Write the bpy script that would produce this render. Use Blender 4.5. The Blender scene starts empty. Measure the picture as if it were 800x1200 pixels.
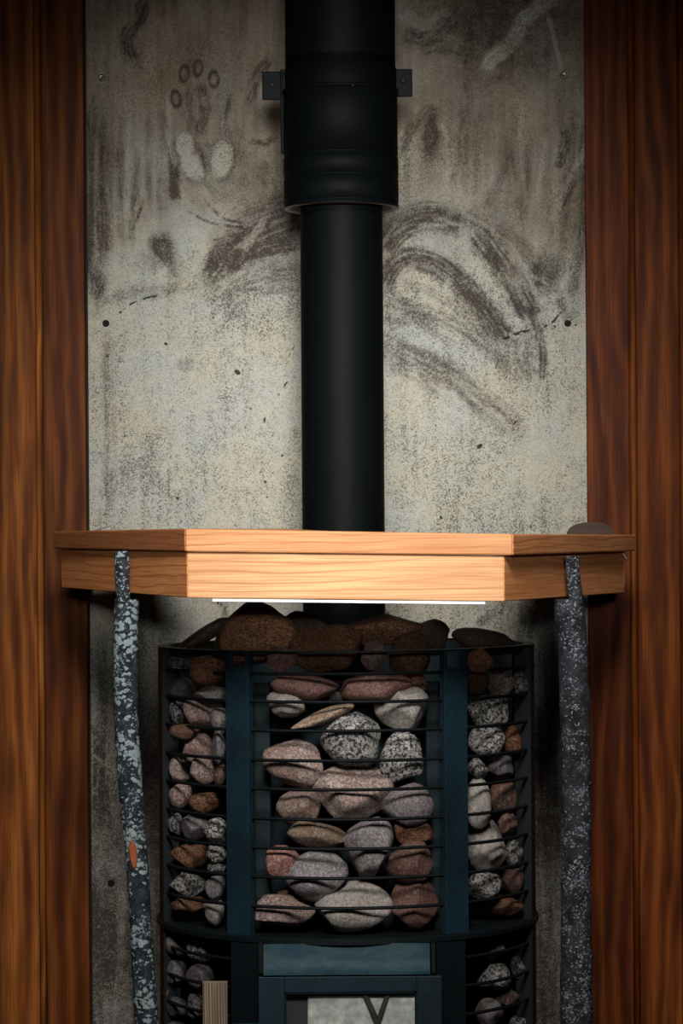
import bpy, bmesh, math, random
import numpy as np
from mathutils import Vector, Matrix, noise as mnoise

random.seed(7)
R = math.radians
SC = bpy.context.scene
COL = SC.collection

# ------------------------------------------------------------------ camera
F = 3300.0                 # focal length in pixels of the 800x1200 frame
CZ = 1.2                   # camera height
HY = 635.0                 # image row of the horizon
ROLL = R(0.4)
cd = bpy.data.cameras.new('camera')
cam = bpy.data.objects.new('camera', cd)
COL.objects.link(cam)
cam.location = (0, 0, CZ)
cam.rotation_euler = (R(90), ROLL, 0)
cd.sensor_width = 36
cd.lens = F / 1200 * 36
cd.shift_y = (HY - 600) / 1200
cd.clip_start = 0.05
SC.camera = cam

# ------------------------------------------------------------------ world, lights, exposure
w = bpy.data.worlds.new('world'); SC.world = w; w.use_nodes = True
bg = w.node_tree.nodes['Background']
bg.inputs[0].default_value = (0.45, 0.68, 1.0, 1)
bg.inputs[1].default_value = 0.03

def area_light(name, loc, target, sx, sy, power, spread, col):
    ld = bpy.data.lights.new(name, 'AREA')
    ld.shape = 'RECTANGLE'; ld.size = sx; ld.size_y = sy
    ld.energy = power; ld.spread = R(spread); ld.color = col
    o = bpy.data.objects.new(name, ld); COL.objects.link(o)
    o.location = loc
    d = Vector(target) - Vector(loc)
    o.rotation_euler = d.to_track_quat('-Z', 'Y').to_euler()
    return o
# daylight of a roof window above and before the stove, and a weak frontal fill added to brighten the wall
area_light('roof_window_daylight', (0.0, 1.75, 2.5), (-0.02, 3.9, 1.23), 0.6, 1.0, 7.6, 39, (1.0, 0.96, 0.89))
area_light('frontal_fill', (0.1, -0.3, 1.6), (0.0, 4.4, 1.53), 0.45, 0.3, 1.7, 15.5, (1.0, 1.0, 0.95))

SC.view_settings.view_transform = 'Standard'
SC.view_settings.look = 'None'
SC.view_settings.gamma = 1
SC.view_settings.exposure = 0.0
SC.view_settings.use_curve_mapping = False

# ------------------------------------------------------------------ helpers
def P(px, py, Y):
    """point at depth Y that the photograph shows at pixel (px, py)"""
    dx = px - 400; dy = HY - py
    u = dx * math.cos(ROLL) + dy * math.sin(ROLL)
    v = -dx * math.sin(ROLL) + dy * math.cos(ROLL)
    return Vector((u * Y / F, Y, CZ + v * Y / F))
def zat(py, Y): return CZ + (HY - py) * Y / F

def mesh_obj(name, verts, faces, mat=None, parent=None, smooth=False, gc=None):
    me = bpy.data.meshes.new(name)
    me.from_pydata([tuple(v) for v in verts], [], faces)
    me.update()
    if smooth: me.polygons.foreach_set('use_smooth', [True] * len(me.polygons))
    if gc is not None:
        a = me.attributes.new('gc', 'FLOAT_VECTOR', 'POINT')
        a.data.foreach_set('vector', np.array([tuple(g) for g in gc], dtype=np.float32).ravel())
    o = bpy.data.objects.new(name, me); COL.objects.link(o)
    if mat: me.materials.append(mat)
    if parent: o.parent = parent
    return o

def fix_normals(o):
    bm = bmesh.new(); bm.from_mesh(o.data)
    bmesh.ops.recalc_face_normals(bm, faces=bm.faces)
    bm.to_mesh(o.data); bm.free()
    return o

def thing(name, label, cat, loc=(0, 0, 0), group=None):
    o = bpy.data.objects.new(name, None); COL.objects.link(o)
    o.empty_display_size = 0.05
    o['label'] = label; o['category'] = cat
    if group: o['group'] = group
    return o
def tag(o, label, cat, group=None):
    o['label'] = label; o['category'] = cat
    if group: o['group'] = group
    return o

class MB:
    def __init__(s): s.v = []; s.f = []; s.g = []
    def box(s, c, size, rot=0.0):
        """box centred on c, turned by rot about z"""
        n = len(s.v); cx, cy, cz = c; a, b, h = [k / 2 for k in size]
        cr, sr = math.cos(rot), math.sin(rot)
        for dz in (-h, h):
            for dx, dy in ((-a, -b), (a, -b), (a, b), (-a, b)):
                s.v.append((cx + dx * cr - dy * sr, cy + dx * sr + dy * cr, cz + dz))
                s.g.append((dz, dx, dy))
        s.f += [(n, n+3, n+2, n+1), (n+4, n+5, n+6, n+7), (n, n+1, n+5, n+4), (n+1, n+2, n+6, n+5), (n+2, n+3, n+7, n+6), (n+3, n, n+4, n+7)]
        return s
    def lathe(s, cx, cy, prof, seg=64, a0=0.0, a1=2*math.pi):
        """prof: (radius, z) pairs; angles measured from the side that faces the camera"""
        full = abs(a1 - a0 - 2*math.pi) < 1e-6
        n = len(s.v); m = len(prof); k = seg if full else seg + 1
        for i in range(k):
            a = a0 + (a1 - a0) * i / seg
            for r, z in prof:
                s.v.append((cx + r * math.sin(a), cy - r * math.cos(a), z)); s.g.append((z, a * r, r))
        for i in range(seg):
            j = (i + 1) % k
            for q in range(m - 1):
                s.f.append((n + i*m + q, n + j*m + q, n + j*m + q + 1, n + i*m + q + 1))
        return s
    def ringrod(s, cx, cy, z, r, t, a0=0.0, a1=2*math.pi, seg=96, sec=6):
        prof = [(r + t * math.cos(2*math.pi*q/sec), z + t * math.sin(2*math.pi*q/sec)) for q in range(sec)]
        prof.append(prof[0])
        return s.lathe(cx, cy, prof, seg, a0, a1)
    def tube(s, pts, radii, seg=10, cap=True):
        n = len(s.v); m = len(pts)
        for i, (p, r) in enumerate(zip(pts, radii)):
            p = Vector(p)
            d = (Vector(pts[min(i+1, m-1)]) - Vector(pts[max(i-1, 0)])).normalized()
            up = Vector((0, 1, 0)) if abs(d.y) < .9 else Vector((1, 0, 0))
            x = d.cross(up).normalized(); y = x.cross(d)
            for q in range(seg):
                a = 2*math.pi*q/seg
                s.v.append(tuple(p + x * r * math.cos(a) + y * r * math.sin(a))); s.g.append((p.z, a * r, r))
        for i in range(m-1):
            for q in range(seg):
                s.f.append((n+i*seg+q, n+i*seg+(q+1) % seg, n+(i+1)*seg+(q+1) % seg, n+(i+1)*seg+q))
        if cap:
            s.f.append(tuple(n + q for q in range(seg))); s.f.append(tuple(n+(m-1)*seg+q for q in reversed(range(seg))))
        return s
    def build(s, name, mat, parent=None, smooth=False, bevel=0):
        o = mesh_obj(name, s.v, s.f, mat, parent, smooth, s.g)
        fix_normals(o)
        if bevel:
            b = o.modifiers.new('bevel', 'BEVEL'); b.width = bevel; b.segments = 2; b.limit_method = 'ANGLE'
        return o

# ------------------------------------------------------------------ material helpers
class NT:
    def __init__(s, name):
        s.m = bpy.data.materials.new(name); s.m.use_nodes = True
        s.t = s.m.node_tree; s.b = s.t.nodes['Principled BSDF']
    def n(s, typ, **kw):
        k = s.t.nodes.new(typ)
        for a, v in kw.items(): setattr(k, a, v)
        return k
    def set(s, sock, v):
        if isinstance(v, bpy.types.NodeSocket): s.t.links.new(v, sock)
        elif isinstance(v, (int, float)):
            sock.default_value = v if sock.type in ('VALUE', 'INT') else (v, v, v)
        else:
            v = tuple(v)
            if sock.type == 'RGBA' and len(v) == 3: v = v + (1,)
            sock.default_value = v
    def math(s, op, a, b=0.0, clamp=False):
        k = s.n('ShaderNodeMath', operation=op); k.use_clamp = clamp
        s.set(k.inputs[0], a); s.set(k.inputs[1], b); return k.outputs[0]
    def vmath(s, op, a, b):
        k = s.n('ShaderNodeVectorMath', operation=op)
        s.set(k.inputs[0], a); s.set(k.inputs[1], b); return k.outputs[0]
    def mix(s, f, a, b, mode='MIX'):
        k = s.n('ShaderNodeMix', data_type='RGBA', blend_type=mode)
        s.set(k.inputs[0], f); s.set(k.inputs[6], a); s.set(k.inputs[7], b); return k.outputs[2]
    def noise(s, vec, scale, detail=3, rough=.55, dist=0.0):
        k = s.n('ShaderNodeTexNoise'); s.set(k.inputs['Vector'], vec)
        k.inputs['Scale'].default_value = scale; k.inputs['Detail'].default_value = detail
        k.inputs['Roughness'].default_value = rough; k.inputs['Distortion'].default_value = dist
        return k.outputs[0]
    def voro(s, vec, scale, out=0, feature='F1', rnd=1.0):
        k = s.n('ShaderNodeTexVoronoi', feature=feature); s.set(k.inputs['Vector'], vec)
        k.inputs['Scale'].default_value = scale; k.inputs['Randomness'].default_value = rnd
        return k.outputs[out]
    def ramp(s, f, lo, hi, a=0.0, b=1.0):
        k = s.n('ShaderNodeMapRange', interpolation_type='SMOOTHSTEP')
        s.set(k.inputs[0], f); k.inputs[1].default_value = lo; k.inputs[2].default_value = hi
        k.inputs[3].default_value = a; k.inputs[4].default_value = b; return k.outputs[0]
    def attr(s, name, out='Vector'):
        k = s.n('ShaderNodeAttribute'); k.attribute_name = name; return k.outputs[out]
    def obj(s): return s.n('ShaderNodeTexCoord').outputs['Object']
    def info(s, out): return s.n('ShaderNodeObjectInfo').outputs[out]
    def bump(s, h, strength, dist=.002):
        k = s.n('ShaderNodeBump'); s.set(k.inputs['Height'], h)
        k.inputs['Strength'].default_value = strength; k.inputs['Distance'].default_value = dist
        s.t.links.new(k.outputs[0], s.b.inputs['Normal'])
    def fin(s, col, rough=.6, metal=0.0, spec=.5):
        s.set(s.b.inputs['Base Color'], col); s.set(s.b.inputs['Roughness'], rough)
        s.b.inputs['Metallic'].default_value = metal; s.b.inputs['Specular IOR Level'].default_value = spec
        return s.m

def plain(name, col, rough=.6, metal=0.0, spec=.5, var=.25, scale=60, bump=.1):
    t = NT(name); n = t.noise(t.obj(), scale, 5, .6)
    c = t.mix(n, tuple(k * (1 - var) for k in col), tuple(k * (1 + var) for k in col))
    if bump: t.bump(n, bump, .001)
    return t.fin(c, rough, metal, spec)

def wood(name, dark, mid, light, ring=95.0, warp=.05, knots=0.0, rough=.5, spec=.3, along=1.0, tint=True, lines=False):
    """gc = (along the grain, across, thickness) in metres"""
    t = NT(name)
    rnd = t.info('Random')
    off = t.n('ShaderNodeCombineXYZ'); t.set(off.inputs[0], t.math('MULTIPLY', rnd, 37.0)); t.set(off.inputs[1], t.math('MULTIPLY', rnd, 11.0))
    g = t.vmath('ADD', t.attr('gc'), off.outputs[0])
    low = t.noise(t.vmath('MULTIPLY', g, (3.2 * along, 9.0, 9.0)), 1.0, 3, .5, .35)
    sep = t.n('ShaderNodeSeparateXYZ'); t.set(sep.inputs[0], g)
    v = t.math('ADD', sep.outputs[1], t.math('MULTIPLY', low, warp * 4))
    ringv = t.math('SINE', t.math('MULTIPLY', v, ring * 2))
    ringv = t.math('ADD', t.math('MULTIPLY', ringv, .5), .5)
    ringv = t.math('POWER', ringv, 1.6)
    fib = t.noise(t.vmath('MULTIPLY', g, (7.0, 420.0, 420.0)), 1.0, 4, .6)
    big = t.noise(t.vmath('MULTIPLY', g, (4.0, 26.0, 26.0)), 1.0, 3, .6)
    c = t.mix(t.ramp(big, .3, .7), dark, mid)
    if lines:
        c = t.mix(t.ramp(big, .25, .75), mid, light)
        ln = t.math('POWER', ringv, 7.0)
        c = t.mix(t.math('MULTIPLY', ln, t.ramp(low, .35, .65, .25, .8)), c, dark)
    else: c = t.mix(t.math('MULTIPLY', ringv, t.ramp(big, .2, .8, .35, .95)), c, light)
    c = t.mix(t.ramp(fib, .35, .7, .0, .55), c, dark)
    if knots:
        kn = t.voro(t.vmath('MULTIPLY', g, (5.0, 9.0, 9.0)), 1.0)
        c = t.mix(t.ramp(kn, .03, .13, knots, 0), c, tuple(k * .45 for k in dark))
    if tint: c = t.mix(1.0, c, t.info('Color'), 'MULTIPLY')
    t.bump(fib, .12, .001)
    return t.fin(c, rough, 0, spec)

M = {}
M['wall_wood'] = wood('oiled_redwood', (.060, .014, .0034), (.19, .048, .0105), (.33, .098, .021), ring=120, warp=.024, rough=.55, spec=.10, along=.55)
M['rail_wood'] = wood('pale_alder', (.36, .13, .045), (.60, .31, .14), (.78, .45, .23), ring=260, warp=.011, rough=.55, spec=.3, along=.8, lines=True)
M['handle_wood'] = wood('weathered_wood', (.10, .07, .05), (.30, .22, .15), (.55, .44, .33), ring=900, warp=.002, rough=.8, spec=.2)
M['black_steel'] = plain('black_stove_paint', (.0016, .0026, .0032), .6, 0, .08, .3, 90, .1)
M['rod'] = plain('black_rod_steel', (.003, .005, .007), .55, .1, .25, .3, 90, 0)
def blue_steel():
    t = NT('blued_steel'); o = t.obj()
    n = t.noise(o, 9, 4, .6); f = t.noise(o, 260, 3, .6)
    c = t.mix(t.ramp(n, .3, .7), (.0022, .009, .0155), (.0055, .023, .037))
    c = t.mix(t.ramp(f, .45, .75, 0, .3), c, (.015, .04, .055))
    t.bump(f, .15, .001)
    return t.fin(c, .55, .1, .3)
M['blue_steel'] = blue_steel()
M['dark_blue_steel'] = plain('dark_blued_steel', (.0018, .0045, .0065), .6, .1, .25, .4, 30, .1)
def heat_blue():
    t = NT('heat_tinted_steel'); o = t.obj()
    n = t.noise(t.vmath('MULTIPLY', o, (1, 1, 3)), 22, 5, .65); f = t.noise(o, 240, 3, .6)
    c = t.mix(t.ramp(n, .35, .65), (.005, .030, .055), (.022, .055, .065))
    c = t.mix(t.ramp(f, .5, .7, 0, .5), c, (.01, .02, .03))
    return t.fin(c, .6, .1, .25)
M['heat_blue'] = heat_blue()
M['inner'] = plain('inner_jacket_steel', (.007, .016, .020), .7, .1, .3, .7, 30, .1)
M['lug'] = plain('dull_lug_steel', (.0035, .0045, .006), .6, 0, .1, .3, 60, .1)
M['copper'] = plain('heat_browned_lip', (.05, .022, .016), .4, .5, .5, .4, 60, .1)
M['bright_metal'] = plain('bright_aluminium', (.75, .75, .74), .35, .2, .5, .04, 40, 0)
M['screw'] = plain('screw_steel', (.10, .09, .08), .35, .8, .5, .3, 300, 0)
M['dark_hole'] = plain('dark_screw_recess', (.012, .01, .009), .8, 0, .2, .3, 300, 0)

def granite(name, c1, c2, dark, light, amt=.5, rust=0.0, scale=1.0):
    t = NT(name)
    off = t.n('ShaderNodeCombineXYZ'); r = t.info('Random')
    t.set(off.inputs[0], t.math('MULTIPLY', r, 9.0)); t.set(off.inputs[1], t.math('MULTIPLY', r, 5.0))
    o = t.vmath('ADD', t.obj(), off.outputs[0])
    n1 = t.noise(o, 22 * scale, 4, .6); n2 = t.noise(o, 290 * scale, 2, .5); n3 = t.noise(t.vmath('ADD', o, (3.3, 1.7, 9.1)), 210 * scale, 3, .6)
    n4 = t.noise(t.vmath('ADD', o, (1.3, 4.7, 2.1)), 480 * scale, 2, .5)
    c = t.mix(t.ramp(n1, .38, .62), c1, c2)
    c = t.mix(t.ramp(n3, .52, .60, 0, .75 * min(1, amt + .3)), c, light)
    c = t.mix(t.ramp(n2, .50, .58, 0, amt), c, dark)
    c = t.mix(t.ramp(n4, .56, .64, 0, amt), c, tuple(k * .6 for k in dark))
    if rust:
        c = t.mix(t.ramp(t.noise(o, 14, 4, .6), .46, .62, 0, rust), c, (.16, .058, .022))
    c = t.mix(1.0, c, t.info('Color'), 'MULTIPLY')
    h = t.math('ADD', t.math('MULTIPLY', n3, .7), t.math('MULTIPLY', n2, .3))
    t.bump(h, .45, .002)
    return t.fin(c, .75, 0, .3)
G = {
 'P': granite('pink_granite', (.25, .17, .15), (.33, .25, .225), (.07, .05, .048), (.50, .43, .40), .6, .25),
 'G': granite('speckled_grey_granite', (.26, .25, .24), (.36, .34, .33), (.028, .028, .03), (.60, .58, .56), .95, .0, .8),
 'W': granite('pale_grey_stone', (.34, .31, .29), (.42, .385, .36), (.13, .11, .11), (.56, .53, .50), .45, .1),
 'L': granite('lavender_grey_stone', (.17, .155, .17), (.25, .225, .235), (.05, .045, .05), (.38, .34, .34), .5, .15),
 'B': granite('rusty_brown_stone', (.24, .095, .045), (.38, .16, .07), (.05, .027, .02), (.42, .27, .17), .75, .5),
 'D': granite('dark_brown_stone', (.07, .045, .036), (.12, .075, .055), (.018, .013, .012), (.20, .13, .10), .6, .3),
 'R': granite('red_granite', (.22, .10, .085), (.30, .15, .13), (.06, .035, .03), (.42, .27, .24), .55, .3),
 'T': granite('tan_stone', (.34, .23, .155), (.42, .31, .23), (.10, .06, .045), (.55, .46, .38), .55, .25),
}

# ------------------------------------------------------------------ the room
YW = 4.42          # face of the cement board
YB = 4.408         # face of the wall boards
HALL = 1.7
def struct(o): o['kind'] = 'structure'; return o
struct(MB().box((0, 1.7, -.02), (2*HALL, 6.2, .04)).build('floor', plain('dark_floor_tile', (.03, .028, .026), .6, 0, .4, .3, 8, .1)))
struct(MB().box((0, 1.7, 2.62), (2*HALL, 6.2, .04)).build('ceiling', M['wall_wood']))
struct(MB().box((-HALL-.02, 1.7, 1.3), (.04, 6.2, 2.6)).build('wall_left', M['wall_wood']))
struct(MB().box((HALL+.02, 1.7, 1.3), (.04, 6.2, 2.6)).build('wall_right', M['wall_wood']))
wall = struct(MB().box((0, YW+.05, 1.3), (2*HALL, .05, 2.6)).build('wall_back', plain('dark_batten_cavity', (.02, .012, .008), .9)))

def board(x0, face, bead, side, tint, btint):
    """one tongue and groove board: flat face and a rounded bead; side=+1: bead right of the face"""
    pr = [(0, .018), (0, .0015), (.0012, 0), (face-.0012, 0), (face, .0012), (face+.0004, .007), (face+.0012, .007)]
    b0 = face + .0014; n = 6
    pr += [(b0+bead+.0012, .007), (b0+bead+.0012, .018)]
    bp = [(b0, .0072)] + [(b0 + bead/2 * (1 - math.cos(math.pi*i/n)), .0042 - .0056 * math.sin(math.pi*i/n)) for i in range(n+1)] + [(b0+bead, .0072)]
    bv = []; bg_ = []; bf = []
    for z in (0.0, 2.6):
        for x, y in bp: bv.append((x0 + side*x, YB + y, z)); bg_.append((z, x0 + side*x + .37, y))
    mb = len(bp)
    for i in range(mb): bf.append((i, (i+1) % mb, mb + (i+1) % mb, mb + i))
    bf.append(tuple(range(mb))); bf.append(tuple(mb + i for i in reversed(range(mb))))
    v = []; g = []; f = []; zs = (0.0, 2.6)
    for z in zs:
        for x, y in pr:
            X = x0 + side * x
            v.append((X, YB + y, z)); g.append((z, X, y))
    m = len(pr)
    for i in range(m): f.append((i, (i+1) % m, m + (i+1) % m, m + i))
    f.append(tuple(range(m))); f.append(tuple(m + i for i in reversed(range(m))))
    o = fix_normals(mesh_obj('board', v, f, M['wall_wood'], wall, False, g))
    o.color = tint
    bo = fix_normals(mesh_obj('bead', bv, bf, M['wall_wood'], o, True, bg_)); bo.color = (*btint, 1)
    return o
pl = lambda px: P(px, 600, YB).x
pitch = (pl(102) - pl(44))
# left field: each board has its bead on its left
xl = pl(101.0)
tl = [(.72, .72, .72), (1.32, 1.5, 1.45), (.9, .9, .9), (1.05, 1, 1), (.9, .95, 1), (1, 1, 1)]
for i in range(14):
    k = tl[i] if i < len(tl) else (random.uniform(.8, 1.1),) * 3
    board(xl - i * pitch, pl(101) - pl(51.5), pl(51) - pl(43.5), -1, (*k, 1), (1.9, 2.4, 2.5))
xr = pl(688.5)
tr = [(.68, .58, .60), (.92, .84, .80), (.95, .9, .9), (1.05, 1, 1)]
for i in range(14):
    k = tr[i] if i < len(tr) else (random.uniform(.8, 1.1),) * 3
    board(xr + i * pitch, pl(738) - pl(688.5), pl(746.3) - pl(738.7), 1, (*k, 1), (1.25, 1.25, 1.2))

# ------------------------------------------------------------------ cement board with soot smears
def seg_dist(X, Y, pts):
    """distance to a polyline, side offset and run (0..1) along it"""
    best = np.full(X.shape, 1e9, np.float32); off = np.zeros_like(best); run = np.zeros_like(best)
    L = [0]
    for a, b in zip(pts[:-1], pts[1:]): L.append(L[-1] + math.hypot(b[0]-a[0], b[1]-a[1]))
    for i, (a, b) in enumerate(zip(pts[:-1], pts[1:])):
        dx, dy = b[0]-a[0], b[1]-a[1]; l2 = dx*dx + dy*dy + 1e-9
        t = np.clip(((X-a[0])*dx + (Y-a[1])*dy) / l2, 0, 1)
        ex, ey = X - a[0] - t*dx, Y - a[1] - t*dy
        d = np.hypot(ex, ey); m = d < best
        best = np.where(m, d, best)
        off = np.where(m, np.sign(ex*dy - ey*dx) * d, off)
        run = np.where(m, (L[i] + t * math.sqrt(l2)) / L[-1], run)
    return best, off, run
def smooth_pts(pts, n=4):
    if len(pts) < 3: return pts
    out = []; q = [pts[0]] + list(pts) + [pts[-1]]
    for i in range(1, len(q)-2):
        p0, p1, p2, p3 = q[i-1:i+3]
        for k in range(n):
            t = k / n
            out.append(tuple(.5*((2*p1[j]) + (-p0[j]+p2[j])*t + (2*p0[j]-5*p1[j]+4*p2[j]-p3[j])*t*t + (-p0[j]+3*p1[j]-3*p2[j]+p3[j])*t**3) for j in (0, 1)))
    out.append(pts[-1]); return out
def vnoise(x, y, seed):
    """smooth value noise on arrays"""
    rs = np.random.RandomState(seed); T = rs.rand(256, 256).astype(np.float32)
    xi = np.floor(x).astype(int); yi = np.floor(y).astype(int); fx = x - xi; fy = y - yi
    fx = fx*fx*(3-2*fx); fy = fy*fy*(3-2*fy)
    g = lambda a, b: T[a % 256, b % 256]
    return (g(xi, yi)*(1-fx) + g(xi+1, yi)*fx)*(1-fy) + (g(xi, yi+1)*(1-fx) + g(xi+1, yi+1)*fx)*fy
def fbm(x, y, seed, o=4):
    r = 0; a = .5
    for i in range(o): r = r + a * vnoise(x * 2**i, y * 2**i, seed + i); a *= .5
    return r / (1 - .5**o)

def cement_board():
    x0p, x1p = 104.5, 688.0
    xa, xb = P(x0p, 600, YW).x, P(x1p, 600, YW).x
    z1, z0 = 2.6, .15
    zt, zb = zat(-12, YW), zat(1215, YW)
    step = 1.55 * YW / F
    nx = int((xb - xa) / step); nz = int((zt - zb) / step)
    xs = np.linspace(xa, xb, nx + 1); zs = np.concatenate([[z0], np.linspace(zb, zt, nz + 1), [z1]])
    XX, ZZ = np.meshgrid(xs, zs)
    # board coordinates in units of 1/3300 of its distance (about 1.3 mm), x right, y down
    X = (XX * F / YW + 400).astype(np.float32); Y = (HY - (ZZ - CZ) * F / YW).astype(np.float32)
    X = X + (HY - Y) * (-math.sin(ROLL)) ; Y = Y - (X - 400) * math.sin(ROLL)
    nz1 = fbm(X/38, Y/60, 11); nf = fbm(X/5.5, Y/5.5, 21, 3); ns = fbm(X/6, Y/70, 31, 3); nd = fbm(X/90, Y/90, 41)
    stain_shade = np.zeros_like(X); clean = np.zeros_like(X); crack = np.zeros_like(X)
    # brown film of the upper third, ragged lower edge
    edge = 285 + 120*(nz1-.5) + 40*np.sin(X/47.0) + np.where(X > 450, 10, 0)
    film = np.clip((edge - Y)/110, 0, 1)
    stain_shade += film * (.02 + .55*np.clip(ns-.45, 0, 1) + .7*np.clip(nz1-.5, 0, 1))
    wash = np.clip((edge + 60 - Y)/170, 0, 1) * (.72 + .5*(nz1-.5) + .3*(ns-.5))
    def blob(cx, cy, rx, ry, s, ang=0, soft=1.0, arr=None):
        nonlocal stain_shade, clean, crack
        c, n = math.cos(ang), math.sin(ang)
        u = ((X-cx)*c + (Y-cy)*n)/rx; v = (-(X-cx)*n + (Y-cy)*c)/ry
        d = np.sqrt(u*u + v*v) + .25*(nf-.5)
        m = np.clip((1.35 - d)/(.75*soft), 0, 1) * s
        if arr == 'clean': clean = np.maximum(clean, m)
        elif arr == 'crack': crack = np.maximum(crack, m)
        else: stain_shade = np.maximum(stain_shade, stain_shade*.5 + m * (.6 + .6*nz1))
    def ring(cx, cy, rx, ry, s, ang=0):
        nonlocal stain_shade
        c, n = math.cos(ang), math.sin(ang)
        u = ((X-cx)*c + (Y-cy)*n)/rx; v = (-(X-cx)*n + (Y-cy)*c)/ry
        d = np.sqrt(u*u + v*v) + .2*(nf-.5)
        stain_shade = np.maximum(stain_shade, s * (np.exp(-((d-1)/.30)**2) + .35*(d < 1)))
    def stroke(pts, wd, s, arr=None, fade=.15, seed=0):
        nonlocal stain_shade, clean, crack
        pts = smooth_pts(pts)
        lo = np.array(pts).min(0) - wd*3; hi = np.array(pts).max(0) + wd*3
        jj = np.where((Y[:, 0] > lo[1]-4) & (Y[:, 0] < hi[1]+4))[0]; ii = np.where((X[0] > lo[0]-10) & (X[0] < hi[0]+10))[0]
        if len(jj) == 0 or len(ii) == 0: return
        sl = (slice(jj[0], jj[-1]+1), slice(ii[0], ii[-1]+1))
        d, off, run = seg_dist(X[sl], Y[sl], pts)
        st = vnoise(off/ max(1.7, wd*.17) + 50, run*6 + seed*3.3, 77 + seed)
        m = np.clip((1.4 - d/wd - .30*(nf[sl]-.5)*2)/.75, 0, 1)
        m = m * (np.clip(.55 + st*.8, 0, 1) if arr == 'clean' else np.clip(.12 + st*1.25, 0, 1) if wd > 3 else np.clip(nf[sl]*3.2 - .85, 0, 1))
        if fade: m = m * np.clip(np.minimum(run, 1-run)/fade + .25, 0, 1)
        m = m * s
        if arr == 'clean': clean[sl] = np.maximum(clean[sl], m)
        elif arr == 'crack': crack[sl] = np.maximum(crack[sl], m)
        else: stain_shade[sl] = np.maximum(stain_shade[sl], stain_shade[sl]*.6 + m)
    # top right dark patch
    blob(600, 35, 95, 62, .62); blob(500, 20, 45, 40, .35); blob(670, 120, 22, 60, .35); blob(540, 110, 60, 40, .22)
    stroke([(470, 40), (500, 45), (530, 20)], 12, .55, seed=1)
    stroke([(490, 62), (520, 55), (555, 70)], 10, .45, seed=2)
    # sweeping arcs right of the pipe
    stroke([(450, 336), (462, 312), (482, 302), (508, 308), (534, 326), (558, 352), (578, 380), (590, 400)], 12, .95, fade=.06, seed=3)
    stroke([(535, 335), (560, 362), (588, 392), (606, 400)], 15, .45, seed=4)
    stroke([(450, 292), (472, 268), (505, 258), (540, 262)], 14, .80, fade=.05, seed=5)
    stroke([(452, 272), (478, 248), (515, 244), (560, 262), (600, 290)], 9, .50, seed=6)
    stroke([(558, 272), (578, 298), (598, 326), (614, 352), (626, 372)], 14, .98, fade=.05, seed=7)
    stroke([(575, 262), (600, 280), (622, 310), (632, 345)], 11, .45, seed=8)
    stroke([(622, 360), (631, 385), (635, 410), (636, 446)], 5.5, .98, fade=.05, seed=9)
    stroke([(612, 395), (612, 420), (622, 446)], 13, .50, seed=10)
    stroke([(452, 352), (480, 362), (515, 372), (550, 392), (585, 420), (600, 442)], 8, .50, seed=11)
    stroke([(450, 380), (478, 372), (505, 378)], 9, .40, seed=12)
    stroke([(450, 402), (480, 415), (520, 436), (560, 466), (605, 505)], 13, .55, seed=13)
    stroke([(452, 425), (490, 440), (515, 462)], 9, .40, seed=14)
    stroke([(450, 330), (470, 350), (500, 385), (530, 405)], 5, .35, seed=15)
    stroke([(470, 330), (510, 345), (550, 375), (575, 402)], 5, .3, seed=16)
    # smears between the arcs and the right edge
    blob(640, 318, 20, 28, .65, .3); stroke([(668, 180), (664, 230), (655, 290)], 6, .55, seed=17)
    stroke([(682, 250), (676, 300), (668, 350)], 7, .5, seed=18); stroke([(655, 345), (664, 372), (676, 365)], 5, .45, seed=19)
    stroke([(604, 296), (620, 325), (633, 365)], 3.2, .75, 'clean', seed=1)
    stroke([(672, 318), (655, 338), (640, 365)], 3.5, .75, 'clean', seed=2)
    stroke([(618, 320), (645, 335)], 1.8, .6, 'clean', seed=3)
    blob(650, 400, 20, 28, .35, arr='clean')
    # above the arcs
    blob(505, 158, 10, 32, .8, .12); stroke([(468, 190), (478, 160), (500, 128), (512, 132)], 5, .5, seed=20)
    stroke([(460, 220), (470, 190), (490, 160)], 3.5, .6, 'clean', seed=21); stroke([(512, 140), (528, 175), (523, 215)], 4, .6, 'clean', seed=22)
    stroke([(535, 190), (530, 215)], 4, .4, seed=22)
    stroke([(660, 150), (662, 170), (652, 200)], 6, .7, seed=23); stroke([(600, 180), (585, 210), (568, 245)], 6, .45, seed=24)
    stroke([(640, 160), (628, 235)], 3, .5, 'clean', seed=5); stroke([(690, 165), (668, 210), (645, 262)], 3.5, .55, 'clean', seed=6)
    stroke([(680, 195), (655, 250), (645, 290)], 5, .5, seed=25)
    stroke([(565, 100), (590, 90), (620, 110)], 7, .35, seed=26); stroke([(545, 85), (550, 120), (540, 150)], 5, .35, seed=27)
    # cream brush stroke and scratch
    stroke([(652, -4), (632, 8), (612, 24), (603, 44), (588, 60), (574, 70), (570, 84)], 8.5, 1.0, 'clean', .05, seed=7)
    stroke([(641, 14), (650, 50), (658, 84)], 2.4, .7, 'clean', seed=8); stroke([(466, 15), (500, 30), (525, 10)], 8, .45, 'clean', seed=28)
    # left of the pipe
    stroke([(170, -5), (164, 20), (148, 44), (156, 74)], 8, .8, seed=29); stroke([(118, 105), (108, 140), (112, 200), (106, 340)], 9, .55, seed=30)
    stroke([(126, 120), (122, 200), (125, 290), (112, 350)], 7, .5, seed=31); blob(114, 335, 11, 24, .75)
    stroke([(145, 130), (140, 200), (150, 240)], 7, .35, seed=32); stroke([(162, 175), (160, 235), (152, 275)], 4, .45, seed=33)
    stroke([(186, 120), (196, 170), (192, 230)], 6, .35, seed=34); stroke([(200, 160), (203, 200), (206, 236)], 6, .75, seed=35)
    stroke([(168, 232), (160, 260), (154, 270)], 2, .7, seed=36)
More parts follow.
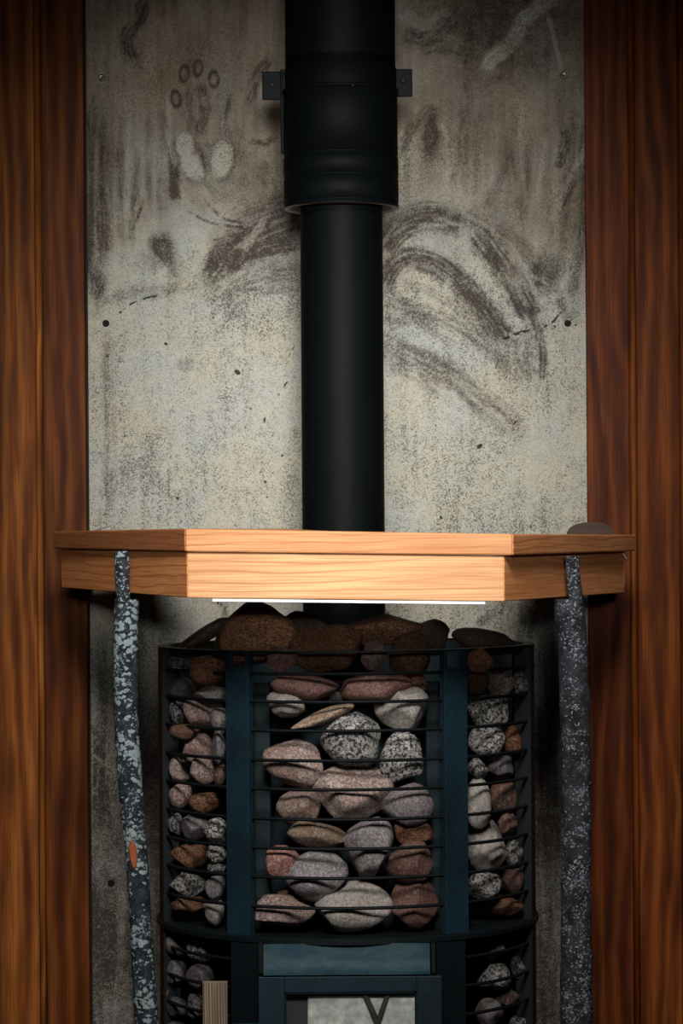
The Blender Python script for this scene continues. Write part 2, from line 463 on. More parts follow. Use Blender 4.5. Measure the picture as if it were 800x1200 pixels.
    blob(191, 292, 15, 20, .85, -.3); blob(206, 312, 10, 18, .5); blob(168, 308, 16, 12, .45)
    blob(150, 315, 34, 22, .8, .1, arr='clean'); blob(222, 305, 17, 34, .75, arr='clean')
    blob(250, 305, 9, 22, .6, .2); blob(290, 285, 40, 28, .42); blob(325, 255, 32, 38, .40); blob(335, 320, 22, 20, .42)
    stroke([(240, 330), (275, 300), (350, 280)], 13, .45, seed=37); stroke([(255, 345), (300, 325), (352, 318)], 9, .4, seed=38)
    stroke([(160, 345), (195, 340), (225, 330)], 8, .35, seed=39); stroke([(104, 372), (130, 352), (175, 335)], 6, .3, seed=59)
    stroke([(312, 255), (296, 278), (286, 296)], 4, .6, 'clean', seed=40)
    stroke([(222, 248), (250, 262), (300, 268)], 1.6, .9, seed=41); stroke([(240, 235), (262, 256), (290, 262)], 1.5, .8, seed=42)
    stroke([(248, 282), (290, 272)], 1.6, .6, seed=43); stroke([(132, 376), (150, 358), (172, 349), (190, 346)], 1.5, .8, 'crack', seed=44)
    stroke([(316, 68), (300, 92), (290, 128)], 7, .75, seed=45); stroke([(290, 165), (310, 168), (326, 158)], 4, .7, seed=46)
    stroke([(270, 100), (262, 140), (270, 180)], 9, .4, seed=47); stroke([(300, 190), (320, 215), (335, 240)], 12, .35, seed=48)
    blob(345, 200, 14, 30, .25); blob(255, 70, 50, 50, .22)
    for k_, (xx, y0_, y1_, ww, ss) in enumerate(((108, 110, 350, 5, .6), (121, 140, 330, 6, .6), (133, 120, 260, 3, .35), (143, 150, 300, 5, .45), (158, 190, 300, 4, .45), (176, 130, 250, 5, .4),
            (188, 150, 270, 4, .35), (268, 100, 170, 5, .4), (280, 130, 230, 7, .35), (345, 120, 170, 6, .4), (480, 120, 230, 4, .35), (545, 110, 230, 6, .4), (562, 120, 240, 5, .35), (600, 130, 230, 6, .35), (618, 160, 270, 5, .4), (684, 130, 330, 5, .6), (672, 120, 240, 4, .4))):
        stroke([(xx + 2, y0_), (xx - 3, (y0_+y1_)/2), (xx + (3 if k_ % 2 else -4), y1_)], ww, ss, None, .3, 80 + k_)
    for k_, (xx, y0_, y1_) in enumerate(((115, 150, 330), (150, 120, 290), (168, 150, 240), (182, 190, 280), (199, 110, 190), (262, 100, 160), (470, 140, 210), (612, 110, 230), (652, 170, 300))):
        stroke([(xx, y0_), (xx - 2, (y0_+y1_)/2), (xx + 1, y1_)], 3.2, .45, 'clean', .3, 120 + k_)
    stroke([(238, 338), (262, 300), (300, 268), (352, 250)], 15, .6, seed=140); stroke([(262, 320), (300, 296), (352, 285)], 10, .6, seed=141)
    stroke([(270, 255), (300, 245), (350, 232)], 12, .5, seed=142); stroke([(265, 345), (300, 340), (352, 342)], 5, .4, seed=143)
    stroke([(240, 205), (262, 230), (300, 240)], 9, .4, seed=144)
    blob(275, 200, 26, 40, .30); blob(660, 250, 26, 50, .32); blob(590, 250, 40, 30, .28)
    # hand print
    for cx, cy, a in ((216, 86, .1), (232, 80, .05), (250.5, 93, -.05), (206, 116, -.2)): ring(cx, cy, 5.5, 9.5, .85, a)
    stroke([(226, 98), (222, 130), (228, 165)], 10, .42, seed=49); stroke([(238, 95), (240, 130), (232, 160)], 7, .62, seed=50)
    stroke([(205, 190), (204, 215), (206, 236)], 6, .75, seed=51); stroke([(240, 165), (246, 190), (243, 206)], 8, .5, seed=52)
    blob(217, 171, 9, 13, 1.0, 0, .5, 'clean'); blob(225, 195, 10, 17, 1.0, -.5, .5, 'clean'); blob(260, 186, 11, 20, .95, .15, .5, 'clean')
    ring(225, 188, 14, 26, .55, -.3); ring(261, 187, 15, 24, .5, .15)
    # cracks and chips of the lighter part
    stroke([(587, 399), (603, 392), (619, 387)], 2.0, .95, 'crack', 0, 53); stroke([(638, 383), (648, 377), (656, 366)], 1.5, .9, 'crack', 0, 54)
    stroke([(596, 503), (604, 494)], 1.6, .9, 'crack', 0, 55); stroke([(326, 463), (336, 448)], 1.2, .8, 'crack', 0, 56)
    stroke([(338, 418), (348, 400)], 1.0, .7, 'crack', 0, 57); stroke([(600, 498), (585, 480), (570, 470)], 2.5, .4, seed=58)
    rs = np.random.RandomState(5)
    for i in range(46):
        cx = rs.uniform(112, 682); cy = rs.uniform(340, 720); q = rs.uniform(.8, 2.1)
        blob(cx, cy, q*rs.uniform(.7, 1.6), q, .85, rs.uniform(0, 3), 1.2, 'crack')
    blob(278, 436, 4.5, 3, .9, .7, 1, 'crack'); blob(562, 523, 4, 2.6, .9, -.7, 1, 'crack'); blob(310, 492, 1.6, 4, .8, .1, 1, 'crack'); blob(218, 427, 10, 9, .35)
    # drips and dirt below the shelf
    stroke([(262, 700), (263, 725), (260, 745)], 5, .55, seed=60); stroke([(118, 740), (122, 820), (120, 900), (124, 980)], 6, .4, seed=61)
    stroke([(112, 850), (112, 960)], 3, .6, seed=62); stroke([(120, 862), (119, 965)], 3, .6, seed=63); blob(117, 880, 5, 7, .8)
    blob(120, 1110, 14, 50, .6); stroke([(616, 700), (618, 730), (612, 760)], 10, .45, seed=64); stroke([(640, 740), (640, 840), (644, 1000)], 12, .45, seed=65)
    stroke([(600, 705), (575, 720), (560, 735)], 6, .4, seed=66)
    # shade under the shelf painted into the board's colour, ragged and streaky
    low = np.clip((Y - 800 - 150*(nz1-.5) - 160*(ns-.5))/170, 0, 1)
    stain_shade += .10 * np.clip((Y - 690)/90, 0, 1) + low * (.50 + .35*(nz1-.5) + .5*(ns-.5))
    stroke([(128, 385), (126, 450), (128, 530), (126, 600)], 8, .38, seed=67)
    dens = np.clip(.35 + .5*(nd-.45)*2 + .35*stain_shade + .3*np.clip((ns-.45)*2, -.5, 1)*(Y > 300), 0, 1)
    stain_shade = np.clip(stain_shade*1.2, 0, 1) * (1 - .9*np.clip(clean, 0, 1))
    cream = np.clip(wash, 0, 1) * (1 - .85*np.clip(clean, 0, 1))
    colr = np.stack([stain_shade, dens, crack, np.clip(cream, 0, 1)], -1).astype(np.float32).reshape(-1, 4)
    # mesh
    h, wd_ = XX.shape
    co = np.stack([XX, np.full_like(XX, YW), ZZ], -1).reshape(-1, 3)
    idx = np.arange(h*wd_).reshape(h, wd_)
    q = np.stack([idx[:-1, :-1], idx[:-1, 1:], idx[1:, 1:], idx[1:, :-1]], -1).reshape(-1, 4)
    # back side box: four corners
    nb = len(co); xsn = [xa, xb, xb, xa]; zsn = [z0, z0, z1, z1]
    back = np.array([[xsn[i], YW+.010, zsn[i]] for i in range(4)])
    co = np.vstack([co, back])
    colr = np.vstack([colr, np.zeros((4, 4), np.float32)])
    me = bpy.data.meshes.new('cement_board_face')
    tops = [int(k) for k in idx[-1]]; bots = [int(k) for k in idx[0]]; lef = [int(k) for k in idx[:, 0]]; rig = [int(k) for k in idx[:, -1]]
    ng = [bots[::-1] + [nb, nb+1], tops + [nb+2, nb+3], lef + [nb+3, nb], rig[::-1] + [nb+1, nb+2], [nb, nb+3, nb+2, nb+1]]
    loops = np.concatenate([q.ravel()] + [np.array(k) for k in ng]).astype(np.int32)
    sizes = np.array([4]*len(q) + [len(k) for k in ng], np.int32)
    me.vertices.add(len(co)); me.vertices.foreach_set('co', co.astype(np.float32).ravel())
    me.loops.add(len(loops)); me.loops.foreach_set('vertex_index', loops)
    me.polygons.add(len(sizes)); me.polygons.foreach_set('loop_start', np.concatenate([[0], np.cumsum(sizes)[:-1]]).astype(np.int32))
    me.update(calc_edges=True); me.validate()
    at = me.color_attributes.new('wear_shade', 'FLOAT_COLOR', 'POINT'); at.data.foreach_set('color', colr.ravel())
    t = NT('sooty_cement_board'); o = t.obj()
    a = t.n('ShaderNodeAttribute'); a.attribute_name = 'wear_shade'
    s = t.n('ShaderNodeSeparateColor'); t.set(s.inputs[0], a.outputs['Color'])
    st, de, cr, cm = s.outputs[0], s.outputs[1], s.outputs[2], a.outputs['Alpha']
    f1 = t.noise(o, 420, 3, .7); f2 = t.noise(o, 700, 2, .6); f3 = t.noise(o, 60, 4, .65); f4 = t.noise(o, 9, 4, .6); f5 = t.noise(t.vmath('ADD', o, (5, 3, 1)), 430, 5, .75)
    f6 = t.noise(t.vmath('ADD', o, (2, 8, 4)), 24, 4, .6)
    base = t.mix(t.ramp(f4, .38, .62), (.45, .455, .42), (.50, .465, .37))
    base = t.mix(t.ramp(f3, .3, .7, 0, .4), base, (.32, .33, .31))
    base = t.mix(t.ramp(f1, .42, .70, 0, .32), base, (.20, .20, .18))
    # fine specks, denser where the wear and the painted shade say so
    sp = t.math('ADD', f5, t.math('MULTIPLY', de, .20))
    sp = t.math('ADD', sp, t.math('MULTIPLY', t.math('SUBTRACT', f6, .5), .22))
    base = t.mix(t.ramp(sp, .615, .70, 0, .8), base, (.055, .052, .048))
    # brown wash, dark soot smears and the painted low shade, broken up by the grain of the board
    col = t.mix(t.math('MULTIPLY', cm, .88, True), base, (.185, .122, .070))
    col = t.mix(t.ramp(f1, .48, .72, 0, .35), col, (.07, .055, .042))
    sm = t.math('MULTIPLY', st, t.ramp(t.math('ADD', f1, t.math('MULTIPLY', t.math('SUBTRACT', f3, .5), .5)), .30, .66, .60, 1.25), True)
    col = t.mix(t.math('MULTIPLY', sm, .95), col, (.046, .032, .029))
    col = t.mix(t.ramp(cr, .3, .7, 0, .95), col, (.02, .016, .013))
    t.bump(t.math('ADD', f5, t.math('MULTIPLY', f3, .6)), .22, .0015)
    t.fin(col, .8, 0, .25)
    me.materials.append(t.m)
    ob = bpy.data.objects.new('panel', me); COL.objects.link(ob)
    return ob
shield = thing('heat_shield', 'soot-smeared pale cement board with a hand print behind the stove and pipe', 'wall panel')
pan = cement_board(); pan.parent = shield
for px, py in ((119, 91), (660, 88), (124, 379), (665, 379), (130, 1035)):
    c = P(px, py, YW)
    s = MB()
    for i, (r, y) in enumerate(((.0060, .0), (.0058, -.0012), (.0035, -.0016))): pass
    n = 18; v = []; f = []
    for r, y in ((.0056, .0005), (.0054, -.0009), (.0036, -.0014), (.0018, -.0004)):
        for k in range(n):
            a = 2*math.pi*k/n; v.append((c.x + r*math.cos(a), YW + y, c.z + r*math.sin(a)))
    for j in range(3):
        for k in range(n): f.append((j*n+k, j*n+(k+1) % n, (j+1)*n+(k+1) % n, (j+1)*n+k))
    f.append(tuple(3*n + k for k in range(n)))
    fix_normals(mesh_obj('screw', v, f, M['screw'] if py < 200 else M['dark_hole'], shield, True))

# ------------------------------------------------------------------ chimney pipe
CX, CY = .0052, 4.0        # stove axis
PX = .0030                 # pipe axis
chim = thing('chimney_pipe', 'matt black flue pipe with wider insulated upper section and wall bracket', 'chimney')
MB().lathe(PX, CY, [(.0585, 1.06), (.0585, 1.72)], 64).build('flue_pipe', M['black_steel'], chim, True)
zc = lambda y: zat(y, CY - .08)
rr = .0815
prof = [(.0585, zc(233)), (.070, zc(236)), (rr-.002, zc(238.0)), (rr, zc(236.5)),
        (rr, zc(233)), (rr-.0012, zc(232.6)), (rr-.0012, zc(231)), (rr, zc(230.6)),
        (rr, zc(203.5)), (rr-.0022, zc(203)), (rr-.0022, zc(201)), (rr, zc(200.5)),
        (rr-.0002, zc(177)), (rr-.0024, zc(176.5)), (rr-.0024, zc(174.5)), (rr-.0006, zc(174)),
        (rr-.0008, zc(101)), (rr-.0020, zc(100))]
MB().lathe(PX, CY, prof[3:], 80).build('collar', M['black_steel'], chim, True)
MB().lathe(PX, CY, [prof[0], prof[1], prof[2], prof[3]], 80).build('lower_lip', M['copper'], chim, True)
rb = rr - .0022
MB().lathe(PX, CY, [(rb, zc(100)), (rb, zc(70)), (rb-.0012, zc(69)), (rb-.0012, zc(60))], 80).build('seam_band', M['black_steel'], chim, True)
MB().lathe(PX, CY, [(rb-.0012, zc(69)), (rb-.0012, 2.6)], 80).build('upper_pipe', M['black_steel'], chim, True)
br = MB()
br.lathe(PX, CY, [(rr-.002, zc(96)), (rr+.0012, zc(96)), (rr+.0012, zc(100.5)), (rr-.002, zc(100.5))], 80)
bracket = br.build('bracket', M['black_steel'], chim, True)
for sx, px0, px1, y0, y1 in ((-1, 309.5, 328, 84, 117), (1, 462, 480.5, 81, 113.5)):
    a = P(px0, y0, CY); b = P(px1, y1, CY)
    MB().box(((a.x+b.x)/2, CY, (a.z+b.z)/2), (abs(b.x-a.x)+.006, .004, abs(a.z-b.z))).build('lug', M['lug'], bracket, False, .0015)
    c = P(319 if sx < 0 else 472, 100 if sx < 0 else 95.5, CY)
    MB().tube([(c.x, CY-.002, c.z), (c.x, CY-.0075, c.z)], [.0030, .0024], 8).build('bolt', M['screw'], bracket, True)
# rivet heads of the seam
c = P(413.5, 100, CY-.08); MB().tube([(c.x, c.y+.003, c.z), (c.x, c.y-.003, c.z)], [.0016, .0012], 8).build('rivet', M['screw'], chim, True)
a = P(328, 82, CY); b = P(331, 180, CY)
MB().box((PX - rr - .0012, CY, (a.z+b.z)/2), (.005, .012, a.z-b.z)).build('seam_clip', M['black_steel'], chim, False, .001)
# the arm that holds the bracket to the wall, behind the pipe
MB().box((PX, (CY+rr+YW)/2, zat(99, CY)), (.03, YW-CY-rr-.002, .02)).build('wall_arm', M['dark_blue_steel'], chim)

# ------------------------------------------------------------------ sauna stove
stove = thing('sauna_stove', 'blue-black steel wood-burning sauna stove with round wire cage', 'stove')
RC = .262
YF = CY - RC - .003
zrim = zat(763, YF)
rings = [790, 823, 857, 892, 926, 961, 995.5, 1030, 1065]
for y in rings:
    MB().ringrod(CX, CY, zat(y, YF), RC, .0025).build('rod', M['rod'], stove, True)
# rim
MB().lathe(CX, CY, [(.252, zrim), (.2665, zrim), (.2665, zrim-.0026), (.252, zrim-.0026), (.252, zrim)], 96).build('top_ring', M['rod'], stove)
for a0, a1 in ((R(37), R(323)),):
    MB().lathe(CX, CY, [(.2575, zrim-.002), (.2575, zrim-.011), (.2535, zrim-.011), (.2535, zrim-.002)], 72, a0, a1).build('rim_band', M['rod'], stove)
zmid = zat(1100, YF)
def post(ang, z0, z1, width, name, mat, slot=0, depth=.012, r=.2665):
    """channel bar on the cage circle; slot=+-1: rectangular hole near the top on that side"""
    m = MB(); a = R(ang)
    def pc(t, rad, zc_, sx, sy, sz):
        cx = CX + rad*math.sin(a) + t*math.cos(a); cy = CY - rad*math.cos(a) + t*math.sin(a)
        m.box((cx, cy, zc_), (sx, sy, sz), a)
    th = .003
    if slot:
        zs = z1 - .0235; hw = width*.56; c0 = slot*width*.08
        pc(0, r, (z0+zs)/2, width, th, zs-z0)
        l0, l1 = -width/2, c0-hw/2; pc((l0+l1)/2, r, (zs+z1)/2, l1-l0, th, z1-zs)
        l0, l1 = c0+hw/2, width/2; pc((l0+l1)/2, r, (zs+z1)/2, l1-l0, th, z1-zs)
        pc(0, r, z1-.001, width, th, .002)
    else:
        pc(0, r, (z0+z1)/2, width, th, z1-z0)
    for s in (-1, 1): pc(s*(width/2-.0012), r+depth/2-.0015 if depth < 0 else r-depth/2, (z0+z1)/2, .0024, abs(depth), z1-z0)
    return m.build(name, mat, stove, False, .0005)
YP = CY - .2665*math.cos(R(33.5))
for s in (-1, 1):
    post(33.2*s, zmid, zrim-.001, .0375, 'post', M['blue_steel'], -s*1 if s < 0 else -1, depth=.010)
    post(76*s, .16, zrim-.001, .030, 'post', M['dark_blue_steel'], 0, depth=.022, r=.2665)
    post(146*s, .16, zrim-.001, .036, 'post', M['dark_blue_steel'], 0)
    post(31.0*s, .16, zmid-.005, .046, 'lower_post', M['dark_blue_steel'], 0, depth=.02)
    # inner uprights behind the rods
    pxc = 307.5 if s < 0 else 508.5
    X = P(pxc, 920, YF+.092).x
    MB().box((X, YF+.095, (zmid+zat(803, YF))/2), (.0225, .004, zat(803, YF)-zmid), R(20)*s).build('inner_upright', M['inner'], stove)
# little gusset at the foot of the right post
# inner jacket
MB().lathe(CX, CY, [(.0, .16), (.150, .16), (.150, zrim-.06), (.06, zrim-.05)], 64).build('inner_jacket', M['inner'], stove, True)
MB().lathe(CX, CY, [(.243, .16), (.243, zrim-.003), (.240, zrim-.003), (.240, .16)], 48, R(98), R(262)).build('added_dark_screen', M['inner'], stove, True)  # added dark sheet that hides the bright wall behind the side stones
# middle plate carrying the stones and base
MB().lathe(CX, CY, [(.1, zmid), (.268, zmid), (.2705, zmid-.002), (.2705, zmid-.008), (.262, zmid-.010), (.1, zmid-.010)], 96).build('middle_plate', M['dark_blue_steel'], stove)
for y in (1130, 1164, 1198, 1232, 1266, 1300, 1334, 1368, 1402):
    MB().ringrod(CX, CY, zat(y, YF), RC, .0025, R(36), R(324), 72).build('rod', M['rod'], stove, True)
MB().lathe(CX, CY, [(.0, .17), (.268, .17), (.268, .155), (.0, .155)], 72).build('base_plate', M['dark_blue_steel'], stove)
for ang in (45, 135, 225, 315):
    MB().box((CX+.2*math.sin(R(ang)), CY-.2*math.cos(R(ang)), .08), (.035, .035, .16)).build('leg', M['dark_blue_steel'], stove)
# firebox front: heat tinted plate above the door
a = P(309, 1104, YF+.02); b = P(503, 1137, YF+.02)
v = []; f = []; g = []
nn = 16
for i in range(nn+1):
    t = i/nn; x = a.x + (b.x-a.x)*t
    for z, dy in ((a.z, .016), ((a.z+b.z)/2, .012), (b.z+.004, .004), (b.z, -.012)):
        v.append((x, YF-.009+dy*.6, z)); g.append((z, x, 0))
for i in range(nn):
    for q in range(3): f.append((i*4+q, (i+1)*4+q, (i+1)*4+q+1, i*4+q+1))
mesh_obj('front_plate', v, f, M['heat_blue'], stove, True, g)
for px in (306, 507):
    c = P(px, 1120, YF+.012)
    MB().box((c.x, YF+.005, c.z), (.005, .03, .040)).build('plate_cheek', M['dark_blue_steel'], stove)
# firebox body behind the door
d0 = P(303, 1142.5, YF); d1 = P(517, 1142.5, YF)
zdt = (d0.z+d1.z)/2; zdb = zdt - .36
bx = (d0.x+d1.x)/2; bw = d1.x-d0.x
fb = MB()
fb.box((bx-bw/2+.008, CY-.13, (zdt+zdb)/2), (.016, .2, zdt-zdb)); fb.box((bx+bw/2-.008, CY-.13, (zdt+zdb)/2), (.016, .2, zdt-zdb))
fb.box((bx, CY-.13, zdt+.004), (bw, .2, .006)); fb.box((bx, CY-.13, zdb), (bw, .2, .006))
fb.build('firebox', M['dark_blue_steel'], stove)
# door: frame bars, gasket, glass, handle
g0 = P(333, 1163, YF-.012); g1 = P(488, 1163, YF-.012); zgt = g0.z; zgb = zgt - .24
DY = YF - .008
dm = MB()
dm.box(((d0.x+g0.x)/2, DY, (zdt+zdb)/2), (g0.x-d0.x, .012, zdt-zdb)); dm.box(((d1.x+g1.x)/2, DY, (zdt+zdb)/2), (d1.x-g1.x, .012, zdt-zdb))
dm.box(((g0.x+g1.x)/2, DY, (zdt+zgt)/2), (g1.x-g0.x, .012, zdt-zgt)); dm.box(((g0.x+g1.x)/2, DY, (zdb+zgb)/2), (g1.x-g0.x, .012, zgb-zdb))
door = dm.build('door', M['blue_steel'], stove, False, .0008)
gm = MB()
for sx in (g0.x+.0012, g1.x-.0012): gm.box((sx, DY, (zgt+zgb)/2), (.0024, .010, zgt-zgb))
gm.box(((g0.x+g1.x)/2, DY, zgt-.0012), (g1.x-g0.x, .010, .0024)); gm.build('gasket', M['rod'], door)
t = NT('smoky_glass')
tr_ = t.n('ShaderNodeBsdfTransparent'); tr_.inputs[0].default_value = (.92, .94, .94, 1)
gl_ = t.n('ShaderNodeBsdfGlossy'); gl_.inputs['Roughness'].default_value = .12
fr_ = t.n('ShaderNodeFresnel'); fr_.inputs[0].default_value = 1.45
mx_ = t.n('ShaderNodeMixShader'); t.set(mx_.inputs[0], fr_.outputs[0]); t.t.links.new(tr_.outputs[0], mx_.inputs[1]); t.t.links.new(gl_.outputs[0], mx_.inputs[2])
t.t.links.new(mx_.outputs[0], [n for n in t.t.nodes if n.type == 'OUTPUT_MATERIAL'][0].inputs[0])
MB().box(((g0.x+g1.x)/2, DY-.004, (zgt+zgb)/2), (g1.x-g0.x, .0015, zgt-zgb)).build('glass_pane', t.m, door)
# pale fire bricks right behind the glass and two crossed sticks
t = NT('ash_grey_firebrick'); o = t.obj()
n1 = t.noise(o, 60, 4, .65); n2 = t.noise(o, 16, 3, .6)
c = t.mix(t.ramp(n1, .35, .65), (.5, .49, .46), (.9, .88, .84)); c = t.mix(t.ramp(n2, .45, .65, 0, .5), c, (.36, .38, .36)); t.fin(c, .9)
fbk = t.m
pl0 = P(362, 1165, YF+.01); pr0 = P(489, 1165, YF+.01)
for k in range(4):
    MB().box(((pl0.x+pr0.x)/2+.002, YF+.007, pl0.z-.030-.062*k), (pr0.x-pl0.x+.008, .02, .060)).build('firebrick', fbk, stove, False, .003)
MB().box((P(347, 1180, YF+.01).x, YF+.012, zgt-.12), (.05, .02, .26)).build('firebox_lining', plain('sooty_grey_lining', (.06, .065, .065), .9, 0, .2, .4, 30), stove)
def stick(p0, p1, w):
    A = P(*p0, YF-.0055); B = P(*p1, YF-.006)
    MB().tube([A, (A+B)/2 + Vector((.001, 0, 0)), B], [w, w*1.15, w], 8).build('kindling', plain('charred_stick', (.05, .05, .047), .9, 0, .2, .4, 60), stove, True)
stick((425, 1160), (452, 1225), .0036); stick((456, 1160), (432, 1225), .0032)
# handle: weathered wooden grip on a steel stem
h0 = P(237.5, 1151, YF-.03); h1 = P(266.5, 1151, YF-.03)
hm = MB(); n = 6; wd = (h1.x-h0.x)
prof = []
for i in range(n):
    x = h0.x + wd*i/n
    prof += [(x+.0004, .0), (x+wd/n*.5, -.0026), (x+wd/n-.0004, .0)]
HYY = YF-.042; v = []; f = []; g = []
full = prof + [(h1.x, .022), (h0.x, .022)]
for z in (h0.z-.0, h0.z-.12):
    for x, y in full: v.append((x, HYY+y, z)); g.append((z, x, y))
m = len(full)
for i in range(m): f.append((i, (i+1) % m, m+(i+1) % m, m+i))
f.append(tuple(range(m))); f.append(tuple(m+i for i in reversed(range(m))))
hd = fix_normals(mesh_obj('handle', v, f, M['handle_wood'], door, False, g)); hd['label'] = 'weathered ribbed wooden door handle'
c = P(283, 1202, YF-.01)
MB().tube([(h1.x-.012, HYY+.015, c.z-.004), (c.x, HYY+.017, c.z-.004), (d0.x+.012, DY, c.z-.004)], [.0075, .010, .0075], 10).build('handle_stem', M['heat_blue'], hd, True)

# ------------------------------------------------------------------ stones
def stone_mesh(seed, ax, ay, az, ang, tilt, taper=0.0, skew=0.0):
    rs = random.Random(seed)
    bm = bmesh.new(); bmesh.ops.create_icosphere(bm, subdivisions=4, radius=1.0)
    planes = []
    for i in range(9 + seed % 4):
        d = Vector((rs.gauss(0, 1), rs.gauss(0, 1), rs.gauss(0, 1))).normalized()
        planes.append((d, rs.uniform(tilt*.86, .90)))
    sv = Vector((seed*1.7, seed*.9, seed*2.3))
    for v in bm.verts:
        p = v.co.copy()
        for d, h in planes:
            k = p.dot(d) - h
            if k > 0: p -= d * k * .88
        p *= 1 + .07*mnoise.noise(p*1.4 + sv) + .022*mnoise.noise(p*4.5 + sv) + .007*mnoise.noise(p*13 + sv)
        p.x *= 1 - taper * p.z
        p.x += skew * p.z
        v.co = p
    # fit to the wanted extents
    xs = [v.co.x for v in bm.verts]; ys = [v.co.y for v in bm.verts]; zs = [v.co.z for v in bm.verts]
    for v in bm.verts:
        v.co.x = (v.co.x - (max(xs)+min(xs))/2) * 2*ax/(max(xs)-min(xs))
        v.co.y = (v.co.y - (max(ys)+min(ys))/2) * 2*ay/(max(ys)-min(ys))
        v.co.z = (v.co.z - (max(zs)+min(zs))/2) * 2*az/(max(zs)-min(zs))
    bmesh.ops.rotate(bm, verts=bm.verts, matrix=Matrix.Rotation(-R(ang), 3, 'Y'))
    me = bpy.data.meshes.new('stone'); bm.to_mesh(me); bm.free()
    me.polygons.foreach_set('use_smooth', [True]*len(me.polygons))
    return me

